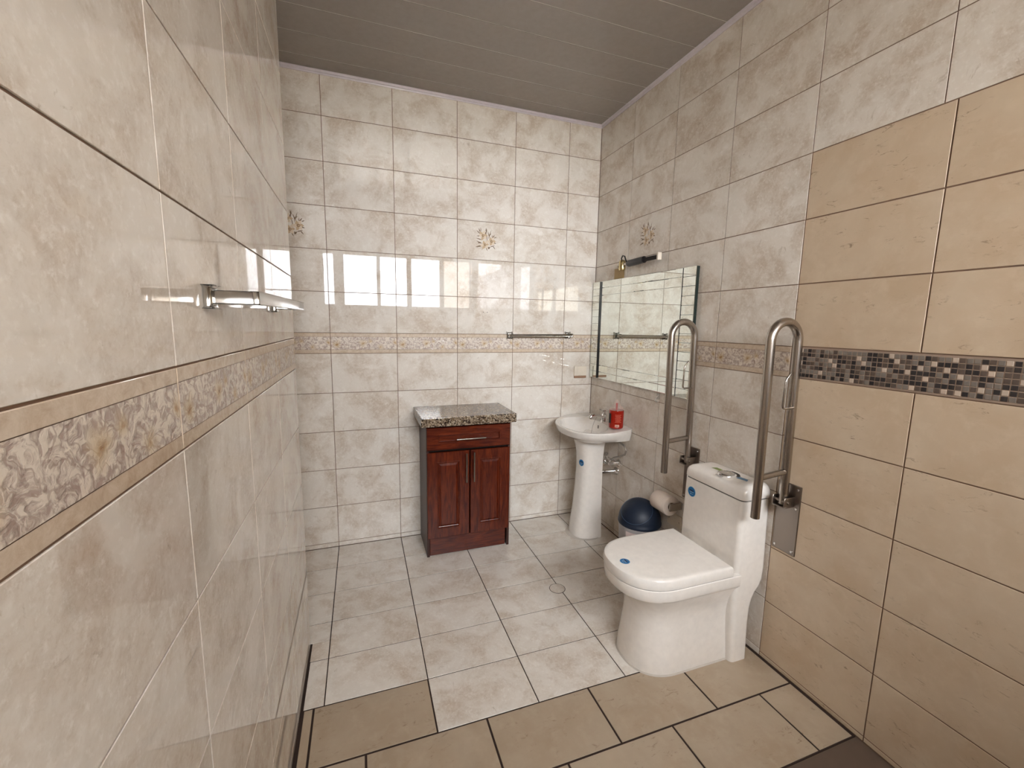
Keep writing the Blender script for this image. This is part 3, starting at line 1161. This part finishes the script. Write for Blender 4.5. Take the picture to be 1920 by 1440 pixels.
towel_bar('chrome towel bar on the left wall nearest the camera', (XL, -1.963, 1.519), (0, 1, 0), (1, 0, 0), .626, .024, .083, .007)
towel_bar('chrome towel bar on the back wall over the leaf border', (1.372, 0, 1.402), (1, 0, 0), (0, -1, 0), .457, .019, .062, .004)


# ================================================================== folding grab bars
def grab_bar(yc, label):
    t = thing('grab_bar', label, 'grab bar', (XR, yc, .54), 'folding grab bars beside the toilet')
    R = .0172
    pl = MB().bbox(XR - .0045, XR - .0002, yc - .052, yc + .052, .540, .842, .003, 2).build('wall_plate', M['plate'], t)
    for (dy, z) in ((-.038, .556), (.038, .556), (-.038, .745), (.038, .745), (-.038, .826), (.038, .826)):
        MB().lathe([(.0055, -.0045), (.005, -.007), (.002, -.0082)], (XR, yc + dy, z), 12, 'x').build('screw', M['chrome'], pl)
    # hinge: two cheeks and a base holding the rail
    m = MB()
    for s in (-1, 1):
        m.bbox(XR - .062, XR - .004, yc + s * .026 - .002, yc + s * .026 + .002, .752, .792, .001, 1)
    m.bbox(XR - .062, XR - .004, yc - .028, yc + .028, .748, .753, .001, 1)
    m.tube([(XR - .045, yc - .036, .772), (XR - .045, yc + .036, .772)], .006, 10)
    m.build('hinge_bracket', M['plate'], t)
    xo0, xo1 = XR - .183, XR - .193     # outer leg bottom / top
    xi0, xi1 = XR - .034, XR - .048     # inner leg bottom / top
    r = (xi1 - xo1) / 2
    cxm, cz = (xi1 + xo1) / 2, 1.506 - r
    pts = [(xo0, yc, .716), (xo0 - .002, yc, .95), (xo0 - .006, yc, 1.2)]
    pts += arc((cxm, yc, cz), r, PI, 0, 18)
    pts += [(xi1 + .004, yc, 1.25), (xi1 + .009, yc, 1.0), (xi0, yc, .758)]
    MB().tube(pts, R, 20).build('loop_rail', M['steel'], t)
    MB().tube([(xo0 - .002, yc, .884), (xi0 - .002, yc, .897)], .0125, 16).build('cross_bar', M['steel'], t)
    w = [(xi1 + .004, yc - .012, 1.166), (xi1 - .02, yc - .014, 1.166), (xi1 - .055, yc - .014, 1.166), (xi1 - .062, yc - .014, 1.170), (xi1 - .064, yc - .014, 1.180), (xi1 - .062, yc - .014, 1.272), (xi1 - .058, yc - .014, 1.284), (xi1 - .036, yc - .012, 1.306)]
    MB().tube(w, .0042, 10).build('paper_hanger', M['steel'], t, 'thin bent steel wire hanger')
    return t


grab_bar(-1.664, 'folded-up steel grab bar on the beige tiles, nearest the camera')
grab_bar(-1.106, 'folded-up steel grab bar between mirror and toilet tank')

# ================================================================== toilet
TY = -1.42
to = thing('toilet', 'white one-piece ceramic toilet with closed seat lid', 'toilet', (1.72, TY, 0))


def dshape(front, back, hw, z, n=40, e=.86, fl=1.12):
    """front half rounded, straight sides to the back"""
    a = min(hw * fl, (back - front) * .8)
    out = []
    for k in range(n + 1):
        t = -PI / 2 + PI * k / n
        c, s = math.cos(t), math.sin(t)
        out.append((front + a - a * (abs(c) ** e), TY + hw * math.copysign(abs(s) ** e, s), z))
    # sides to the back, a few points
    for f in (.5, 1.0):
        out.append((front + a + (back - front - a) * f, TY + hw, z))
    for f in (1.0, .5):
        out.append((front + a + (back - front - a) * f, TY - hw, z))
    return out


BX = 1.895
lev = [(0, 1.452, .152), (.015, 1.452, .152), (.06, 1.456, .149), (.13, 1.466, .143), (.20, 1.475, .139), (.245, 1.476, .140), (.285, 1.464, .147), (.315, 1.446, .157), (.34, 1.424, .167), (.358, 1.404, .175), (.366, 1.395, .179), (.370, 1.378, .184), (.378, 1.372, .187), (.405, 1.369, .188), (.420, 1.369, .188), (.4235, 1.373, .185), (.4235, 1.40, .165)]
m = MB()
m.rings([dshape(f, BX, h, z) for (z, f, h) in lev], True, True, 0, True)
m.build('bowl', M['white'], to)


def rrect(x0, x1, hw, z, rf, rb, n=7):
    """rounded rectangle: rf = radius of the two front (room side) corners, rb = back corners"""
    out = []
    for (cx, cy, r, a0) in ((x0 + rf, TY - hw + rf, rf, PI), (x1 - rb, TY - hw + rb, rb, 1.5 * PI), (x1 - rb, TY + hw - rb, rb, 0), (x0 + rf, TY + hw - rf, rf, .5 * PI)):
        for k in range(n + 1):
            a = a0 + PI / 2 * k / n
            out.append((cx + r * math.cos(a), cy + r * math.sin(a), z))
    return out


m = MB()
tl = [(0, 1.887, 1.984, .181), (.10, 1.884, 1.981, .180), (.18, 1.881, 1.979, .179), (.25, 1.879, 1.983, .178), (.29, 1.878, 1.992, .178), (.32, 1.877, 2.008, .177), (.345, 1.876, 2.030, .177), (.375, 1.876, 2.042, .177), (.43, 1.876, 2.046, .177), (.60, 1.879, 2.043, .175), (.748, 1.882, 2.040, .174)]
m.rings([rrect(a, b, h, z, .022, .02) for (z, a, b, h) in tl], True, True, 0, True)
tank = m.build('tank', M['white'], to)
MB().rings([rrect(1.887, 2.035, .169, .744, .018, .018), rrect(1.887, 2.035, .169, .760, .018, .018)], True, True, 0, True).build('lid_gap', M['dark'], to)
m = MB()
ll = [(.754, 0), (.757, -.001), (.775, -.001), (.790, .001), (.800, .006), (.808, .014), (.813, .026), (.8155, .042)]
m.rings([rrect(1.881 + i * 1.15, 2.041 - i * .5, .1755 - i, z, .026, .02) for (z, i) in ll], True, True, 0, True)
tlid = m.build('tank_lid', M['white'], to)
# seat lid: closed cover with a rounded front
m = MB()
sl = [(.4275, 1.376, 1.845, .184), (.4275, 1.367, 1.846, .188), (.440, 1.365, 1.846, .1895), (.462, 1.366, 1.846, .189), (.469, 1.369, 1.844, .186), (.4725, 1.376, 1.840, .180), (.474, 1.39, 1.832, .170)]
m.rings([dshape(f, b, h, z) for (z, f, b, h) in sl], True, True, 0, True)
lid = m.build('seat_lid', M['seatw'], to)
m = MB()
m.rings([dshape(f, 1.85, h, z) for (z, f, h) in ((.4225, 1.372, .185), (.4285, 1.372, .185))], True, True, 0, True)
m.build('seat_gap', M['greyprint'], to)
for s in (-1, 1):
    MB().bbox(1.842, 1.872, TY + s * .075 - .018, TY + s * .075 + .018, .4225, .455, .006, 3).build('hinge', M['seatw'], to)
# flush button and prints on the tank lid
zb = .8158
MB().lathe([(.036, -.004), (.036, .003), (.032, .006), (.029, .0065), (.028, .005), (.0, .0055)], (1.945, -1.437, zb), 32, cap1=False).build('flush_button', M['chrome'], tlid, 'round chrome flush button')
q = zb + .0004
MB().add([(1.945, -1.347, q), (1.970, -1.355, q), (1.970, -1.402, q), (1.945, -1.402, q)], [(0, 1, 2, 3)]).build('green_sticker', M['green'], tlid, 'olive green printed strip')
MB().add([(1.942, -1.492, q), (1.970, -1.486, q), (1.975, -1.528, q), (1.952, -1.543, q)], [(0, 1, 2, 3)]).build('blue_sticker', M['lightblue'], tlid, 'steel blue printed strip')
ar = []
m = MB()
for k in range(13):
    a = math.radians(20 - 95 * k / 12)
    ar.append(((1.945 + .043 * math.cos(a), -1.437 + .043 * math.sin(a), q + .0002), (1.945 + .055 * math.cos(a), -1.437 + .058 * math.sin(a), q + .0002)))
for k in range(12):
    m.add([ar[k][0], ar[k + 1][0], ar[k + 1][1], ar[k][1]], [(0, 1, 2, 3)])
m.build('curved_mark', M['black'], tlid, 'black curved printed mark')
m = MB()
for i in range(5):
    y0 = -1.422 - i * .0085
    m.add([(1.892, y0, q - .002), (1.892 + (.008 if i % 2 else .011), y0, q - .001), (1.892 + (.008 if i % 2 else .011), y0 - .006, q - .001), (1.892, y0 - .006, q - .002)], [(0, 1, 2, 3)])
m.build('small_print', M['greyprint'], tlid, 'small grey printed letters', kind='stuff')
sticker(tank, (1.8795, -1.303, .686), (-1, 0, -.015), (0, -1, 0), .0255)
sticker(lid, (1.425, -1.43, .4742), (0, 0, 1), (0, -1, 0), .022)
# mortar line round the foot
MB().rings([dshape(1.446, 1.90, .158, .0002), dshape(1.449, 1.90, .155, .005)], True, True, 0, False).build('foot_sealant', M['sealant'], to)

# ================================================================== paper roll and holder
ry0, ry1, rz, rx = -.925, -1.043, .484, XR - .064
pr = thing('toilet_paper_roll', 'white toilet paper roll hanging on the wall behind the tank', 'toilet roll', (rx, -.985, rz - .055))
MB().lathe([(.021, ry0), (.054, ry0), (.0555, ry0 - .002), (.0555, ry1 + .002), (.054, ry1), (.021, ry1)], (rx, 0, rz), 36, 'y', 0, False, False).build('paper', M['paper'], pr)
MB().lathe([(.021, ry0), (.021, ry1)], (rx, 0, rz), 24, 'y', 0, False, False).build('core', M['card'], pr)
ph = thing('toilet_paper_holder', 'chrome bracket on the wall carrying the toilet paper roll', 'paper holder', (XR, -.985, rz))
m = MB()
m.bbox(XR - .006, XR - .0005, -1.070, -.90, rz - .022, rz + .022, .002, 2)
m.build('wall_bracket', M['chrome'], ph)
for yy in (-.918, -1.056):
    MB().bbox(rx - .023, XR - .005, yy - .006, yy + .006, rz - .021, rz + .021, .004, 3).build('bracket_arm', M['steel'], ph)
MB().tube([(rx, -.918, rz), (rx, -1.056, rz)], .010, 14).build('spindle', M['chrome'], ph)

# ================================================================== waste bin
BXc, BYc = 1.925, -.856
bi = thing('waste_bin', 'small waste bin with dark navy domed swing lid beside the toilet', 'bin', (BXc, BYc, 0))
MB().lathe([(.098, 0), (.100, .004), (.104, .02), (.121, .304), (.124, .310), (.124, .318), (.118, .319)], (BXc, BYc, 0), 40).build('body', M['bin_body'], bi, 'smoky grey plastic body')
dome = [(.124, .314), (.126, .318), (.126, .328), (.1235, .332)]
for k in range(1, 13):
    a = PI / 2 * k / 12
    dome.append((max(.1235 * math.cos(a), .0005), .332 + .128 * math.sin(a)))
bl = MB().lathe(dome, (BXc, BYc, 0), 44, cap0=True).build('dome_lid', M['bin_lid'], bi)
# edge of the round swing flap, a dark groove on the dome
pts = []
v0 = Vector((-.50, -.30, .81)).normalized()
e1 = v0.cross(Vector((0, 0, 1))).normalized()
e2 = v0.cross(e1)
for k in range(49):
    t = 2 * PI * k / 48
    w = math.radians(47)
    v = v0 * math.cos(w) + (e1 * math.cos(t) + e2 * math.sin(t)) * math.sin(w)
    if v.z > .04:
        pts.append((BXc + v.x * .1240, BYc + v.y * .1240, .332 + v.z * .1285))
MB().tube(pts, .0016, 6).build('flap_edge', M['bin_edge'], bl)
m = MB()


def bin_patch(a0, a1, z0, z1, mi, off):
    n = 8
    vs, fs = [], []
    for k in range(n + 1):
        a = a0 + (a1 - a0) * k / n
        for z in (z0, z1):
            r = .104 + (.121 - .104) * (z - .02) / .284 + off
            vs.append((BXc + r * math.cos(a), BYc + r * math.sin(a), z))
    for k in range(n):
        fs.append((2 * k, 2 * k + 2, 2 * k + 3, 2 * k + 1))
    m.add(vs, fs, mi, True)


aB = math.radians(-164)
bin_patch(aB, aB + .55, .10, .292, 0, .0006)
bin_patch(aB + .12, aB + .45, .12, .262, 1, .0010)
m.build('bin_sticker', [M['bin_label'], M['greyprint']], bi, 'pale paper label')

# ================================================================== small fittings
so = thing('wall_socket', 'ivory wall socket plate with brown base next to the mirror', 'socket', (1.948, 0, 1.13))
MB().bbox(1.897, 2.0, -.0005, -.012, 1.100, 1.172, .002, 2).build('cover', M['ivory'], so)
MB().bbox(1.900, 2.0, -.0005, -.011, 1.083, 1.0995, .001, 1).build('base_strip', M['brown'], so)
MB().bbox(1.925, 1.972, -.012, -.0135, 1.118, 1.156, .0006, 1).build('insert', M['ivory'], so)
wp = thing('wall_plate_cover', 'plain off-white cover plate low on the wall under the toilet roll', 'cover plate', (XR, -1.01, .38))
MB().bbox(XR - .008, XR - .0005, -.953, -1.068, .345, .418, .002, 2).build('plate', M['ivory'], wp)
for yy in (-.97, -1.051):
    MB().lathe([(.003, -.008), (.0028, -.0092)], (XR, yy, .3815), 8, 'x').build('screw', M['chrome'], wp)
dc = thing('floor_cleanout', 'round tile-coloured drain cover set flush in the floor tiles', 'drain cover', (1.387, -.868, 0))
MB().lathe([(.0455, .0001), (.0455, .0006), (.040, .0006)], (1.387, -.868, 0), 36).build('ring', M['grout_f'], dc)
MB().lathe([(.0425, .0003), (.0425, .0012), (.0415, .0016)], (1.387, -.868, 0), 36).build('cover', M['ftile'], dc)
